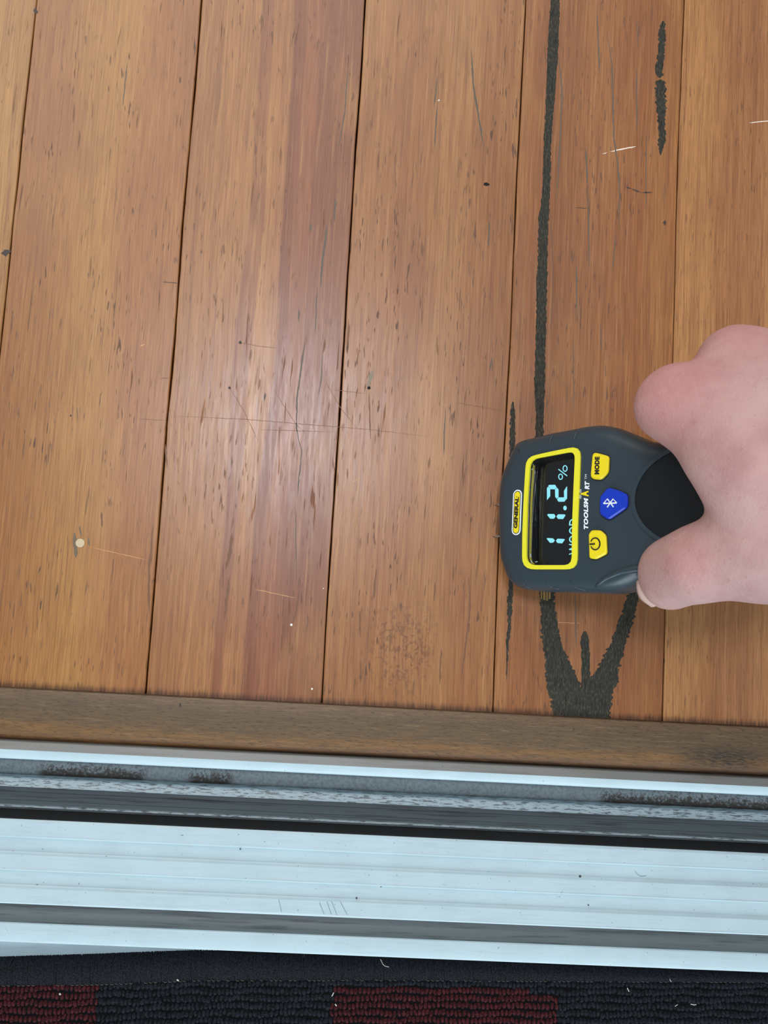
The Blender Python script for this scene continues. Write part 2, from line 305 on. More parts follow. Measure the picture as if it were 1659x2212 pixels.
def dome(px, py, rmm, hgt, seg=12, z=0.0):
    c = P(px, py, z); V = []; Fc = []
    prof = ((1, -.15), (1, hgt * .6), (.8, hgt), (.0, hgt * 1.05))
    for s, zz in prof[:-1]: V += [(c[0] + rmm * s * math.cos(t), c[1] + rmm * s * math.sin(t), z + zz) for t in np.arange(seg) / seg * 2 * math.pi]
    V.append((c[0], c[1], z + prof[-1][1])); n = seg
    for k in range(2): Fc += [(k * n + i, k * n + (i + 1) % n, (k + 1) * n + (i + 1) % n, (k + 1) * n + i) for i in range(n)]
    Fc += [(2 * n + i, 2 * n + (i + 1) % n, 3 * n) for i in range(n)]; Fc.append(tuple(range(n))[::-1])
    return V, Fc
PLUGM = plain('plug_cream', (196, 176, 142), .5)
v, f = dome(173, 1173, 2.05, .25); autosmooth(mesh('plug', v, f, PLUGM, plank_at(P(173, 1173)), label='round cream plug'), 50)
for i, (px, py, r) in enumerate(((629.5, 1349.5, .62), (674, 1488, .5), (698.5, 1271, .28), (948, 217, .45))):
    v, f = dome(px, py, r, .3, 8)
    mesh('paint_speck', v, f, plain('paint_white', (228, 224, 212), .5) if i == 0 else bpy.data.materials['paint_white'], plank_at(P(px, py)), label='white paint speck')

# ------------------------------------------------------------------ timber threshold
g = G('threshold_timber'); o_ = g.sep(g.coord()); X_, Y_ = g.math('MULTIPLY', o_[0], 1), o_[1]
nn = g.noise(g.comb(g.math('MULTIPLY', X_, 70), g.math('MULTIPLY', Y_, 900)), 1, 3, .6); n2 = g.noise(g.comb(g.math('ADD', g.math('MULTIPLY', X_, 320), g.math('MULTIPLY', Y_, 500)), g.math('MULTIPLY', Y_, 1900), 4), 1, 3, .6)
n3 = g.noise(g.comb(g.math('MULTIPLY', X_, 8), g.math('MULTIPLY', Y_, 50), 8), 1, 3, .5)
yy = g.math('ADD', Y_, g.math('MULTIPLY', g.math('SUBTRACT', n3, .5), .010))
c = g.ramp(g.rng(yy, 0.0120, -0.0120, 0, 1, False), st((0, (122, 94, 62)), (.3, (106, 84, 58)), (.58, (112, 88, 60)), (.74, (136, 98, 54)), (.92, (122, 84, 44)), (1, (62, 42, 26))))
c = g.mix(g.rng(nn, .42, .66, 0, .42), c, lin((80, 60, 42))); c = g.mix(g.rng(nn, .42, .28, 0, .30), c, lin((170, 142, 108)))
c = g.mix(g.rng(n2, .54, .66, 0, .65), c, lin((58, 42, 30)))
sx = g.rng(g.math('ABSOLUTE', g.math('SUBTRACT', X_, .181)), .004, .030, 1, 0); sy = g.rng(g.math('ABSOLUTE', g.math('ADD', Y_, .004)), .001, .008, 1, 0)
c = g.mix(g.math('MULTIPLY', g.math('MULTIPLY', sx, sy), g.rng(n2, .35, .6, .3, .95)), c, lin((44, 36, 32)))
edge = g.rng(Y_, .0105, .0122, 0, .8); c = g.mix(edge, c, lin((40, 24, 16))); c = g.mix(1.0, c, (.78, .78, .76, 1), 'MULTIPLY')
g.bump(n2, .3, .0003); TIMB = g.out(col=c, rough=.5)
def extrude(name, prof, mat, parent, xa=X0, xb=X1, smooth=25, close=None, nx=1, **kw):
    """profile [(y,z)] run along X; closed below at depth `close`"""
    pr = list(prof)
    if close is not None: pr = pr + [(pr[-1][0], close), (pr[0][0], close)]
    n = len(pr); V = []; xs = np.linspace(xa, xb, nx + 1)
    for x in xs: V += [(x, y, z) for y, z in pr]
    Fc = []
    m = n if close is not None else n - 1
    for k in range(nx): Fc += [(k * n + i, (k + 1) * n + i, (k + 1) * n + (i + 1) % n, k * n + (i + 1) % n) for i in range(m)]
    if close is not None: Fc += [tuple(range(n)), tuple(nx * n + i for i in range(n))[::-1]]
    o = mesh(name, V, Fc, mat, parent, **kw)
    bm = bmesh.new(); bm.from_mesh(o.data); bmesh.ops.recalc_face_normals(bm, faces=bm.faces[:]); bm.to_mesh(o.data); bm.free()
    return autosmooth(o, smooth)
thr = extrude('timber_threshold', [(-57.3, -.6), (-57.5, .7), (-57.9, 1.4), (-59, 1.7), (-66, 1.8), (-73.5, 1.6), (-77, 1.0), (-79.6, 0), (-80.8, -1.4)], TIMB, None, close=-18.9, origin=(0, -69, 0),
    label='worn brown timber threshold strip between the floorboards and the aluminium sill', cat='threshold')
mesh('nail_hole', *disc(391, 1521, 3.5, 1.9, .7, 9, .3, 9), CRACK, thr); mesh('nail_hole', *disc(1237, 1574, 2.6, 1.9, .6, 9, .3, 10), CRACK, thr)

# ------------------------------------------------------------------ aluminium door sill
def alu(name, base, dirt, amt, sc=(60, 900), rough=.34, lo=.5, hi=.66, streaks=True):
    g = G(name); o_ = g.sep(g.coord()); v = g.comb(g.math('MULTIPLY', o_[0], sc[0]), g.math('MULTIPLY', o_[1], sc[1]), g.math('MULTIPLY', o_[2], sc[1]))
    n = g.noise(v, 1, 5, .65); n2 = g.noise(g.coord(), 55, 3, .5)
    c = g.mix(g.rng(n2, .35, .7, 0, .25), lin(base), lin(tuple(int(x * .9) for x in base)))
    c = g.mix(g.rng(n, lo, hi, 0, amt), c, lin(dirt))
    sp = g.noise(g.coord(), 900, 1, .5); c = g.mix(g.rng(sp, .76, .80, 0, .7), c, lin((70, 76, 80)))
    return g.out(col=c, rough=rough, spec=.5)
A_WHITE = alu('alu_white', (178, 200, 207), (140, 152, 158), .15)
A_EDGE = plain('alu_edge', (222, 232, 234), .3)
A_LIP = alu('alu_lip_grey', (122, 124, 120), (104, 100, 92), .5, (30, 500))
A_CH = alu('alu_channel', (84, 98, 102), (56, 58, 58), .8, (25, 700), .5)
A_RAIL = alu('alu_rail', (150, 168, 175), (60, 66, 70), .85, (220, 1500), .4, .50, .60)
A_DARK = alu('alu_groove', (104, 114, 116), (56, 62, 62), .6, (25, 600), .5)
gd = G('alu_dirty'); o_ = gd.sep(gd.coord()); n = gd.noise(gd.coord(), 700, 5, .75); nb = gd.noise(gd.comb(gd.math('MULTIPLY', o_[0], 14), 0, 0), 1, 2, .5)
dm = None
for a, b in ((-.140, -.086), (-.071, -.045), (.125, .24), (-.36, -.2)):
    q = gd.math('MULTIPLY', gd.rng(o_[0], a, a + .006), gd.rng(o_[0], b - .006, b, 1, 0)); dm = q if dm is None else gd.math('MAXIMUM', dm, q)
c = gd.mix(gd.rng(n, .42, .62, 0, .5), lin((128, 140, 144)), lin((84, 90, 92)))
c = gd.mix(gd.math('MULTIPLY', dm, gd.rng(gd.math('ADD', n, gd.math('MULTIPLY', gd.math('SUBTRACT', .0355, o_[1]), 50)), .42, .64, 0, .92)), c, lin((52, 44, 34)))
gd.bump(n, .4, .0004); A_DIRTY = gd.out(col=c, rough=.55)
BLACK = speckled('seal_and_shade_black', (10, 11, 12), (30, 30, 30), 900, .85, .6, .75)
sill = empty('sliding_door_sill', (0, -130, -16), label='pale blue-grey aluminium sliding door sill with grooved tread and dirty track', cat='door sill')
extrude('frame_lip', [(-80.9, -3), (-81.0, 1.5), (-81.3, 1.9), (-84.5, 3.0)], A_LIP, sill, close=-16, label='dull grey back edge')
extrude('frame_lip', [(-84.5, 3.0), (-85.1, 3.0), (-88.6, 1.4), (-89.0, .9)], A_WHITE, sill, close=-16, label='bright white rounded edge')
extrude('track_channel', [(-90.9, -14.2), (-92.0, -12.9), (-94.5, -12.2), (-97.5, -12.0), (-99.2, -13)], A_DIRTY, sill, close=-16, smooth=60, label='dirty roller channel')
extrude('seal_and_shade_strip', [(-89.0, -13.9), (-93.3, -13.6), (-93.9, -12.6), (-94.3, -12.3)], BLACK, sill, close=-16, label='black strip painting the shadow under the back edge')  # black strip paints the shadow slit beside the lip; no seal here
extrude('track_rail', [(-99.0, -13.4), (-99.2, -8), (-99.6, -7.4), (-100.4, -7.0), (-102.2, -6.6), (-102.9, -6.1), (-103.2, -6.6), (-103.3, -14)], A_RAIL, sill, close=-16, label='scuffed roller rail')
extrude('track_channel', [(-103.3, -14.2), (-107, -14), (-107.3, -13.7), (-110.8, -13.7), (-111.1, -14), (-116.6, -14), (-116.9, -14)], A_CH, sill, close=-16, smooth=20, label='dark empty channel')
extrude('track_rib', [(-113.0, -14), (-113.1, -13.0), (-113.9, -12.9), (-114.1, -14)], A_RAIL, sill, close=-15.5)
extrude('seal_and_shade_strip', [(-115.0, -14), (-114.9, -10), (-115.0, -5), (-114.95, -1.0), (-115.3, -.5), (-116.5, -.9)], BLACK, sill, close=-16)
extrude('sill_plate', [(-115.4, -1.0), (-115.7, -.3), (-116.6, .1), (-122.7, .1), (-123.0, .22), (-123.5, -.2), (-123.9, -1.0), (-129.9, -1.15), (-130.3, -.9), (-131.0, .0), (-137.0, .05), (-137.3, .22), (-137.8, -.2), (-138.2, -1.0), (-144.3, -1.2), (-144.7, -.9), (-145.4, -.05), (-151.2, 0), (-151.6, .12), (-152.2, -.25), (-152.5, -.9), (-152.5, -3)],
        A_WHITE, sill, close=-12, smooth=12, label='grooved tread plate')
extrude('drain_groove', [(-152.5, -7), (-157.5, -7.2), (-159.5, -6.4), (-160.6, -4.8), (-161.2, -2.6)], A_DARK, sill, close=-12, smooth=60, label='grey drain groove')
extrude('front_plate', [(-161.2, -2.6), (-161.5, -2.0), (-162.2, -1.8), (-168.6, -2.2), (-169.6, -2.5), (-170.0, -3.4), (-170.1, -16)], A_WHITE, sill, close=-17, smooth=25)
extrude('lower_flange', [(-170.1, -15.6), (-184, -17.6), (-196, -19.2)], A_WHITE, sill, close=-21, smooth=25)
# marks on the tread plate
for i, pts in enumerate(([(690, 1950), (700, 1975)], [(706, 1948), (716, 1976)], [(716, 1947), (728, 1977)], [(735, 1948), (750, 1976)], [(602, 1943), (608, 1970)], [(785, 1885), (830, 1910)], [(810, 1888), (850, 1908)])):
    A = [P(*p, .12) for p in pts]; A = [(a[0], a[1], .06 if i < 5 else -1.0) for a in A]
    mesh('scratch', *tube(A, .09, 4), plain('scuff_grey', (120, 134, 142), .5) if i == 0 else bpy.data.materials['scuff_grey'], sill)
for px, py, r in ((770, 1940, .45), (519, 1834, .35), (230, 1850, .3), (1271, 1955, .35), (1479, 1986, .4), (823, 1915, .35), (1253, 1893, .6), (683, 2027, .35)):
    z = -2.1 if py > 2010 else (.03 if py in (1940, 1955, 1834) else -1.1)
    v, f = dome(px, py, r, .25, 7, z); mesh('grit', v, f, plain('grit_dark', (60, 66, 70), .8) if 'grit_dark' not in bpy.data.materials else bpy.data.materials['grit_dark'], sill)

# ------------------------------------------------------------------ ground outside and the doormat
g_ = mesh('ground', [(X0, -170, -20), (X1, -170, -20), (X1, -900, -20), (X0, -900, -20), (X0, -170, -45), (X1, -170, -45), (X1, -900, -45), (X0, -900, -45)],
     [(3, 2, 1, 0), (4, 5, 6, 7), (1, 5, 4, 0), (2, 6, 5, 1), (3, 7, 6, 2), (0, 4, 7, 3)], speckled('paving_grey', (120, 120, 116), (96, 96, 94), 60, .9, bump=.3), origin=(0, -500, -20),
     label='grey paving outside the door under the mat', cat='ground', kind='structure')
EDGE_PX = [(-300, 2086), (0, 2078), (110, 2074), (200, 2071), (300, 2066), (420, 2061), (560, 2062), (700, 2066), (830, 2067), (1100, 2078), (1659, 2103), (2000, 2118)]
MZ = -11.0
EW = np.array([P(x, y, MZ - 3)[:2] for x, y in EDGE_PX])
def mat_edge(x):
    y = np.interp(x, EW[:, 0], EW[:, 1]); return np.minimum(y, -171.6)
ST_PX = [(-300, 2135), (0, 2131), (200, 2129), (420, 2120), (830, 2119), (1100, 2121), (1659, 2124), (2000, 2127)]
SW = np.array([P(x, y, MZ)[:2] for x, y in ST_PX])
def stitch_y(x): return np.interp(x, SW[:, 0], SW[:, 1])
MX0, MX1, MY1 = -330.0, 400.0, -345.0
mat_ = empty('doormat', (30, -260, -20), label='black loop-pile doormat with dark red squares lying against the sill', cat='doormat')
PB = speckled('pile_black', (34, 38, 46), (14, 16, 20), 1100, .95, .4, .62, bump=.5, spec=.15)
PR = speckled('pile_red', (76, 32, 36), (44, 18, 21), 1100, .95, .4, .62, bump=.5, spec=.15)
PBD = speckled('binding_black', (38, 40, 46), (18, 20, 24), 1500, .95, .4, .6, spec=.12)
xs = np.linspace(MX0, MX1, 60)
V = []; 
for x in xs:
    e = mat_edge(x)
    V += [(x, e - 2, -19.8), (x, e - 1.5, -12.5), (x, stitch_y(x), -12.5), (x, MY1, -12.5), (x, MY1, -19.8)]
Fc = [(i * 5 + j, (i + 1) * 5 + j, (i + 1) * 5 + (j + 1) % 5, i * 5 + (j + 1) % 5) for i in range(59) for j in range(5)] + [(0, 1, 2, 3, 4), (299, 298, 297, 296, 295)]
mesh('backing', V, Fc, plain('backing_black', (16, 16, 18), .95, spec=.1), mat_)
# binding: fine strands wrapped over the edge
SV = []; x = MX0; i = 0
R = np.random.default_rng(3)
sec = 3; prof = np.linspace(0, 1, 6)
while x < MX1:
    e = mat_edge(x); s = stitch_y(x); w = e - s
    lean = R.normal(.5, .18); hz = R.normal(0, .10); pts = []
    for t, zz in ((-.08, -6.8), (0, -3.4), (.10, -.9), (.35, .2), (.7, .1), (1.0, -1.1)):
        pts.append((x + lean * (t - .5) * 1.6 + R.normal(0, .05), e - w * t, MZ + zz + hz))
    SV.append(tube(pts, R.uniform(.30, .46), 4, False)); x += R.uniform(.34, .46)
v, f = merge(SV); mesh('binding', v, f, PBD, mat_, smooth=True, kind='stuff')
# machine stitches along the binding
q = []; x = MX0
while x < MX1:
    if R.random() < .72: q.append(tube([(x, stitch_y(x) + .1, MZ - .9), (x + .7, stitch_y(x) + R.normal(0, .08), MZ - .35), (x + 1.5, stitch_y(x) - .2, MZ - .9)], .13, 4, False))
    x += 2.2
v, f = merge(q); mesh('stitching', v, f, plain('thread_grey', (98, 92, 86), .9), mat_, kind='stuff')
# loops of pile in rows; red squares
redx = []
def sqx(px): return P(px, 2170, MZ)[0]
w_red = sqx(1206) - sqx(717); w_blk = sqx(717) - sqx(207)
a = sqx(717); 
while a > MX0 - 300: a -= w_red + w_blk
while a < MX1: redx.append((a, a + w_red)); a += w_red + w_blk
top_red = P(960, 2137, MZ)[1]
def lump(seg=6):
    V = []; Fc = []
    for r_, z_ in ((1, -.35), (.98, .35), (.62, .86)): V += [(r_ * math.cos(t), r_ * math.sin(t), z_) for t in np.arange(seg) / seg * 2 * math.pi]
    V.append((0, 0, 1.0))
    for k in range(2): Fc += [(k * seg + i, k * seg + (i + 1) % seg, (k + 1) * seg + (i + 1) % seg, (k + 1) * seg + i) for i in range(seg)]
    Fc += [(2 * seg + i, 2 * seg + (i + 1) % seg, 3 * seg) for i in range(seg)]
    return np.array(V), Fc
LV, LF = lump(); nl = len(LV)
black, red = [], {}
row = 0; y = -1.6
while True:
    x = MX0 + R.uniform(0, 1.5); any_ = False
    while x < MX1:
        yy = stitch_y(x) + y + .45 * math.sin(x * .19 + row) + R.normal(0, .22)
        if yy < MY1 + 2: x += 2; continue
        any_ = True
        isred = None
        if yy < top_red:
            for k_, (a, b) in enumerate(redx):
                if a <= x < b and (int((top_red - yy) // 62) % 2 == 0): isred = k_
        sx_, sy_, sz_ = (R.uniform(.95, 1.35), R.uniform(1.55, 1.95), R.uniform(1.3, 2.1)) if isred is None else (R.uniform(.85, 1.15), R.uniform(1.5, 1.8), R.uniform(1.4, 1.9))
        a_ = R.normal(0, .28); q = LV * (sx_, sy_, sz_); q = np.c_[q[:, 0] * math.cos(a_) - q[:, 1] * math.sin(a_), q[:, 0] * math.sin(a_) + q[:, 1] * math.cos(a_), q[:, 2] + R.normal(0, .02)]
        q = q + (x, yy, MZ - 1.9)
        (black if isred is None else red.setdefault((isred, int((top_red - yy) // 62)), [])).append(q); x += R.uniform(1.7, 2.2)
    if not any_: break
    y -= 3.3; row += 1
def lumps(name, L, mat, **kw):
    V = np.concatenate(L); Fc = [tuple(i + k * nl for i in f) for k in range(len(L)) for f in LF]
    return mesh(name, V, Fc, mat, mat_, smooth=True, kind='stuff', **kw)
lumps('pile', black, PB)
for k_ in sorted(red): lumps('red_square', red[k_], PR)
# lint
LINT = plain('lint_white', (206, 204, 196), .9)
def lint(pts, r=.13, lab=None):
    A = [tuple(P(x, y, MZ + z)) for x, y, z in pts]
    mesh('lint', *tube(A, r, 4), LINT, None, origin=A[0], label=lab, cat='lint', group='lint on the doormat')
lint([(822, 2072, .5), (827, 2083, .7), (832, 2087, .8), (840, 2089, .7)], .12, 'largest curl of pale lint on the mat binding below the sill')
lint([(382, 2116, .2), (386, 2119, .4)], .3, 'tiny white lint on the stitching right of the left red square')
lint([(128, 2146, .6), (131, 2149, .6)], .38, 'white lint speck on the left red square')
lint([(717, 2152, .7), (721, 2144, .7)], .2, 'white lint at the left border of the wide red square')
lint([(724, 2169, .6), (727, 2173, .6)], .26, 'white lint speck just inside the left border of the wide red square')
lint([(1446, 2114, .4), (1450, 2121, .6)], .15, 'white lint on the binding above the right black area')
lint([(1355, 2134, .6), (1359, 2142, .7)], .18, 'white lint just below the stitching right of the wide red square')
lint([(1492, 2169, .7), (1500, 2171, .8), (1504, 2170, .7)], .17, 'white lint lying on the right black pile')
lint([(1458, 2174, .6), (1464, 2170, .6)], .13, 'thin faint lint beside the lint on the right black pile')
# cobweb-like hair on the sill plate
A = [(*P(x, y, -1.0)[:2], -1.02) for x, y in ((1371, 1881), (1376, 1888), (1384, 1893), (1396, 1892))]
mesh('hair', *tube(A, .07, 4), plain('hair_dark', (84, 92, 96), .6), None, origin=A[0], label='short curved hair lying on the tread plate right of centre', cat='hair')

# ------------------------------------------------------------------ moisture meter
MO = P(1087, 1110, 17.0)
I_, A_ = math.radians(45), math.radians(5.6)
mu = np.array([math.cos(I_) * math.cos(A_), math.cos(I_) * math.sin(A_), math.sin(I_)])
mv0 = np.array([math.sin(A_), -math.cos(A_), 0]); mn0 = np.cross(mv0, mu); rr_ = math.radians(5)
mv = mv0 * math.cos(rr_) + mn0 * math.sin(rr_); mn = np.cross(mv, mu)
def Lw(v, u, n=0.0): return MO + mv * v + mu * u + mn * n
def loc(px, py, off=0.0):
    d = ray(px, py); t = ((MO + mn * off - CC) @ mn) / (d @ mn); X = CC + d * t - MO; return np.array([X @ mv, X @ mu])
def smooth_loop(pts, n, it=0, per=False):
    q = np.array(pts, float); d = np.r_[0, np.cumsum(np.linalg.norm(np.diff(np.vstack([q, q[:1]]), axis=0), axis=1))]
    qq = np.vstack([q, q[:1]]); t = np.linspace(0, d[-1], n, endpoint=False)
    r = np.c_[np.interp(t, d, qq[:, 0]), np.interp(t, d, qq[:, 1])]
    for _ in range(it): r = .25 * np.roll(r, 1, 0) + .5 * r + .25 * np.roll(r, -1, 0)
    return r
def inset(loop, d):
    """move a closed loop inwards by d mm"""
    T = np.roll(loop, -1, 0) - np.roll(loop, 1, 0); T /= np.linalg.norm(T, axis=1)[:, None]; N = np.c_[-T[:, 1], T[:, 0]]
    ar = .5 * np.sum(loop[:, 0] * np.roll(loop[:, 1], -1) - np.roll(loop[:, 0], -1) * loop[:, 1])
    return loop + N * d * (1 if ar > 0 else -1)
meter = empty('moisture_meter', tuple(Lw(0, 0, -15)), label='dark blue-grey pin moisture meter with yellow-framed display held tilted on the floor', cat='moisture meter')
BODY = G('meter_rubber'); n = BODY.noise(BODY.coord(), 2600, 2, .5); BODY.bump(n, .08, .0002); BODY = BODY.out(col=lin((43, 57, 65)), rough=.34, spec=.5)
YEL = plain('meter_yellow', (232, 226, 44), .4); YELB = plain('button_yellow', (236, 216, 24), .38); BLUE = plain('button_blue', (3, 52, 186), .35)
WHT = plain('print_white', (232, 240, 244), .5); BLK = plain('print_black', (14, 14, 12), .5); PAD = plain('pad_black', (13, 20, 24), .45, spec=.35)
OUT_T = [(1086, 1085), (1088, 1052), (1093, 1028), (1099, 1012), (1104, 1001), (1111, 985), (1122, 960), (1131, 953), (1142, 950), (1170, 944), (1196, 937), (1235, 930), (1274, 922), (1306, 919), (1339, 925), (1375, 939), (1412, 955)]
OUT_B = [(1086, 1130), (1087, 1170), (1089, 1208), (1096, 1228), (1103, 1249), (1113, 1263), (1131, 1273), (1165, 1277), (1201, 1278), (1260, 1280), (1321, 1281), (1351, 1275), (1378, 1262)]
ot = [loc(*p, -7) for p in OUT_T] + [(-22.5, 78), (-21.5, 95), (-22, 110), (-22.5, 124), (-20, 133), (-12, 138)]
ob = [loc(*p, -7) for p in OUT_B] + [(26.5, 72), (22.5, 84), (21.5, 95), (22, 110), (22.5, 124), (20, 133), (12, 138)]
outl = smooth_loop(ot + ob[::-1], 240, 2)
HOLE_PX = [(1147, 1003), (1150, 995), (1158, 991), (1190, 985), (1238, 976), (1243, 978), (1244, 984), (1241, 1060), (1238, 1140), (1237, 1212), (1234, 1219), (1228, 1221), (1150, 1221), (1143, 1217), (1139, 1209), (1140, 1150), (1142, 1080)]
hole = smooth_loop([loc(*p, .3) for p in HOLE_PX], 72, 1)
rings = [(7.0, -.0), (4.6, -.35), (2.8, -1.1), (1.3, -2.6), (.35, -4.8), (0, -7), (0, -19), (.8, -23), (2.6, -26.5), (6, -28.6)]
loops = [inset(outl, d) for d, _ in rings]
def dome_n(p):      # gentle crown across the face
    return .9 * (1 - (p[0] / 36) ** 2)
V = []; 
for (d, z), lp in zip(rings, loops): V += [Lw(p[0], p[1], z + (dome_n(p) * .6 if z > -6 else 0)) for p in lp]
N_ = 240; Fc = [(k * N_ + i, k * N_ + (i + 1) % N_, (k + 1) * N_ + (i + 1) % N_, (k + 1) * N_ + i) for k in range(len(rings) - 1) for i in range(N_)]
def cdt(outer, holes=(), grid=None):
    pts = [Vector(p) for p in outer]; ed = [(i, (i + 1) % len(outer)) for i in range(len(outer))]
    for h_ in holes:
        b = len(pts); pts += [Vector(p) for p in h_]; ed += [(b + i, b + (i + 1) % len(h_)) for i in range(len(h_))]
    if grid is not None: pts += [Vector(p) for p in grid]
    v, _, f, *_r = geometry.delaunay_2d_cdt(pts, ed, [], 4, 1e-5)
    f = [q for q in f if not any(inside(np.mean([v[i] for i in q], axis=0), h_) for h_ in holes)]
    return [tuple(p) for p in v], [list(q) for q in f]
oval = smooth_loop([(20.5 * math.cos(t), 90 + 27 * math.sin(t)) for t in np.arange(64) / 64 * 2 * math.pi], 64)
gp = [(a, b) for a in np.arange(-28, 29, 5) for b in np.arange(4, 132, 5)]
def inside(p, L):
    c = False; j = len(L) - 1
    for i in range(len(L)):
        if (L[i][1] > p[1]) != (L[j][1] > p[1]) and p[0] < (L[j][0] - L[i][0]) * (p[1] - L[i][1]) / (L[j][1] - L[i][1]) + L[i][0]: c = not c
        j = i
    return c
gi, gh = inset(outl, 9), inset(hole, -2.5)
grid = [p for p in gp if inside(p, gi) and not inside(p, gh)]
fv, ff = cdt([tuple(p) for p in loops[0]], [[tuple(p) for p in hole]], grid)
b0 = len(V); V += [Lw(p[0], p[1], dome_n(p) * .6) for p in fv]; Fc += [[i + b0 for i in q] for q in ff]
b1 = len(V); V += [Lw(p[0], p[1], -28.8) for p in loops[-1]]; Fc.append([b1 + i for i in range(N_)])
# bridge back ring
shell = mesh('shell', V, Fc, BODY, meter, smooth=True, label='blue-grey rubber shell')
bm = bmesh.new(); bm.from_mesh(shell.data); bmesh.ops.remove_doubles(bm, verts=bm.verts[:], dist=.0002); bmesh.ops.recalc_face_normals(bm, faces=bm.faces[:])
for f_ in bm.faces: f_.smooth = True
bm.to_mesh(shell.data); bm.free()
def face_n(v, u): return dome_n((v, u)) * .6
def plate(loop2, z0, z1, name, mat, parent=meter, bev=0.0, follow=False, **kw):
    """closed loop in face coordinates extruded from z0 up to z1"""
    lp = np.array(loop2); n = len(lp); V = []; rings_ = [(0, z0), (0, z1 - bev)] + ([(bev, z1)] if bev else [])
    for d, z in rings_: V += [Lw(p[0], p[1], z + (face_n(*p) if follow else 0)) for p in (inset(lp, d) if d else lp)]
    k = len(rings_); Fc = [(a * n + i, a * n + (i + 1) % n, (a + 1) * n + (i + 1) % n, (a + 1) * n + i) for a in range(k - 1) for i in range(n)]
    Fc.append(tuple((k - 1) * n + i for i in range(n)))
    o = mesh(name, V, Fc, mat, parent, **kw); bm = bmesh.new(); bm.from_mesh(o.data); bmesh.ops.recalc_face_normals(bm, faces=bm.faces[:])
    bm.to_mesh(o.data); bm.free(); return autosmooth(o, 40)
def ringplate(outer, inner, z0, z1, name, mat, parent=meter, follow=False, zi=None, **kw):
    n = len(outer); V = []; zi = z0 if zi is None else zi
    for lp, z in ((outer, z0), (outer, z1), (inner, z1), (inner, zi)): V += [Lw(p[0], p[1], z + (face_n(*p) if follow else 0)) for p in lp]
    Fc = [(a * n + i, a * n + (i + 1) % n, (a + 1) * n + (i + 1) % n, (a + 1) * n + i) for a in range(3) for i in range(n)]
    o = mesh(name, V, Fc, mat, parent, **kw); bm = bmesh.new(); bm.from_mesh(o.data); bmesh.ops.recalc_face_normals(bm, faces=bm.faces[:]); bm.to_mesh(o.data); bm.free()
    return autosmooth(o, 40)
BEZ_PX = [(1137, 1000), (1141, 991), (1150, 985), (1190, 976), (1240, 966), (1250, 968), (1255, 976), (1253, 1050), (1249, 1140), (1248, 1215), (1244, 1225), (1235, 1230), (1145, 1230), (1134, 1225), (1129, 1214), (1130, 1150), (1133, 1075)]
bez = smooth_loop([loc(*p, .6) for p in BEZ_PX], 72, 1)
# start both loops at matching angles
def align(a, b):
    k = min(range(len(b)), key=lambda i: sum((b[i] - a[0]) ** 2)); return np.roll(b, -k, 0)
hole = align(bez, hole)
ringplate(bez, hole, -.2, .75, 'screen_frame', YEL, label='yellow frame round the display', follow=True)
scr = empty_child = None
DEP = -6.2
wallm = plain('screen_wall', (38, 40, 40), .12, spec=.7)
hl = inset(hole, -.15); n = len(hl)
V = [Lw(p[0], p[1], .3) for p in hl] + [Lw(p[0], p[1], DEP) for p in inset(hole, .1)]
dispm = plain('display_black', (10, 10, 13), .12, spec=.6)
disp = mesh('display', [Lw(p[0], p[1], DEP) for p in hl], [tuple(range(n))], dispm, meter, label='black lit display')
mesh('display_surround', V, [(i, (i + 1) % n, n + (i + 1) % n, n + i) for i in range(n)], wallm, disp)
# olive band painting the yellow frame's reflection on the well's head side, and a thin clear step
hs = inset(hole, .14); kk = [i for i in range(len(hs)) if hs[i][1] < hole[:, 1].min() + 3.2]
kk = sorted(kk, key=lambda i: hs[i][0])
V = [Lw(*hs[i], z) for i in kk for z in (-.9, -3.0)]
mesh('frame_reflection', V, [(2 * i, 2 * i + 1, 2 * i + 3, 2 * i + 2) for i in range(len(kk) - 1)], plain('reflection_olive', (215, 205, 70), .35), disp, label='olive strip painted as a reflection of the yellow frame')
gq = [(1146, 1004), (1153, 1003), (1149, 1100), (1147, 1215), (1141, 1214), (1142, 1100)]
gl_ = [loc(*p, -3.6) for p in gq]
glint = plain('clear_plastic_edge_glint', (170, 190, 190), .08, spec=.9)
for pts in ([(1157, 1010), (1156, 1215)], [(1161, 1012), (1160, 1216)]):
    A = [loc(*p, -5) for p in pts]; mesh('inner_ledge', *tube([Lw(a[0], a[1], -5) for a in A], .28, 5), plain('ledge_black', (24, 26, 28), .1, spec=.8) if 'ledge_black' not in bpy.data.materials else bpy.data.materials['ledge_black'], disp)
gz = G('window_glass'); gl2 = gz.out(col=(1, 1, 1, 1), rough=.02, trans=1.0, ior=1.12)
plate(inset(hole, -.1), -.55, -.25, 'display_window', gl2, meter, label='clear display window')
for pts in ([(1141, 1196), (1141, 1204)], [(1141.5, 1210), (1144, 1217)], [(1151, 1214), (1156, 1213)], [(1146, 1001), (1146, 1005)], [(1145, 1012), (1145, 1016)]):  # pale tubes painting glints on the clear plastic edges
    A = [loc(*p, -.5) for p in pts]; mesh('edge_glint', *tube([Lw(a[0] , a[1] + .9, -1.2) for a in A], .26, 5), plain('clear_plastic_glint', (206, 222, 222), .15, spec=.9) if 'clear_plastic_glint' not in bpy.data.materials else bpy.data.materials['clear_plastic_glint'], disp, label='painted glint on the clear plastic edge')
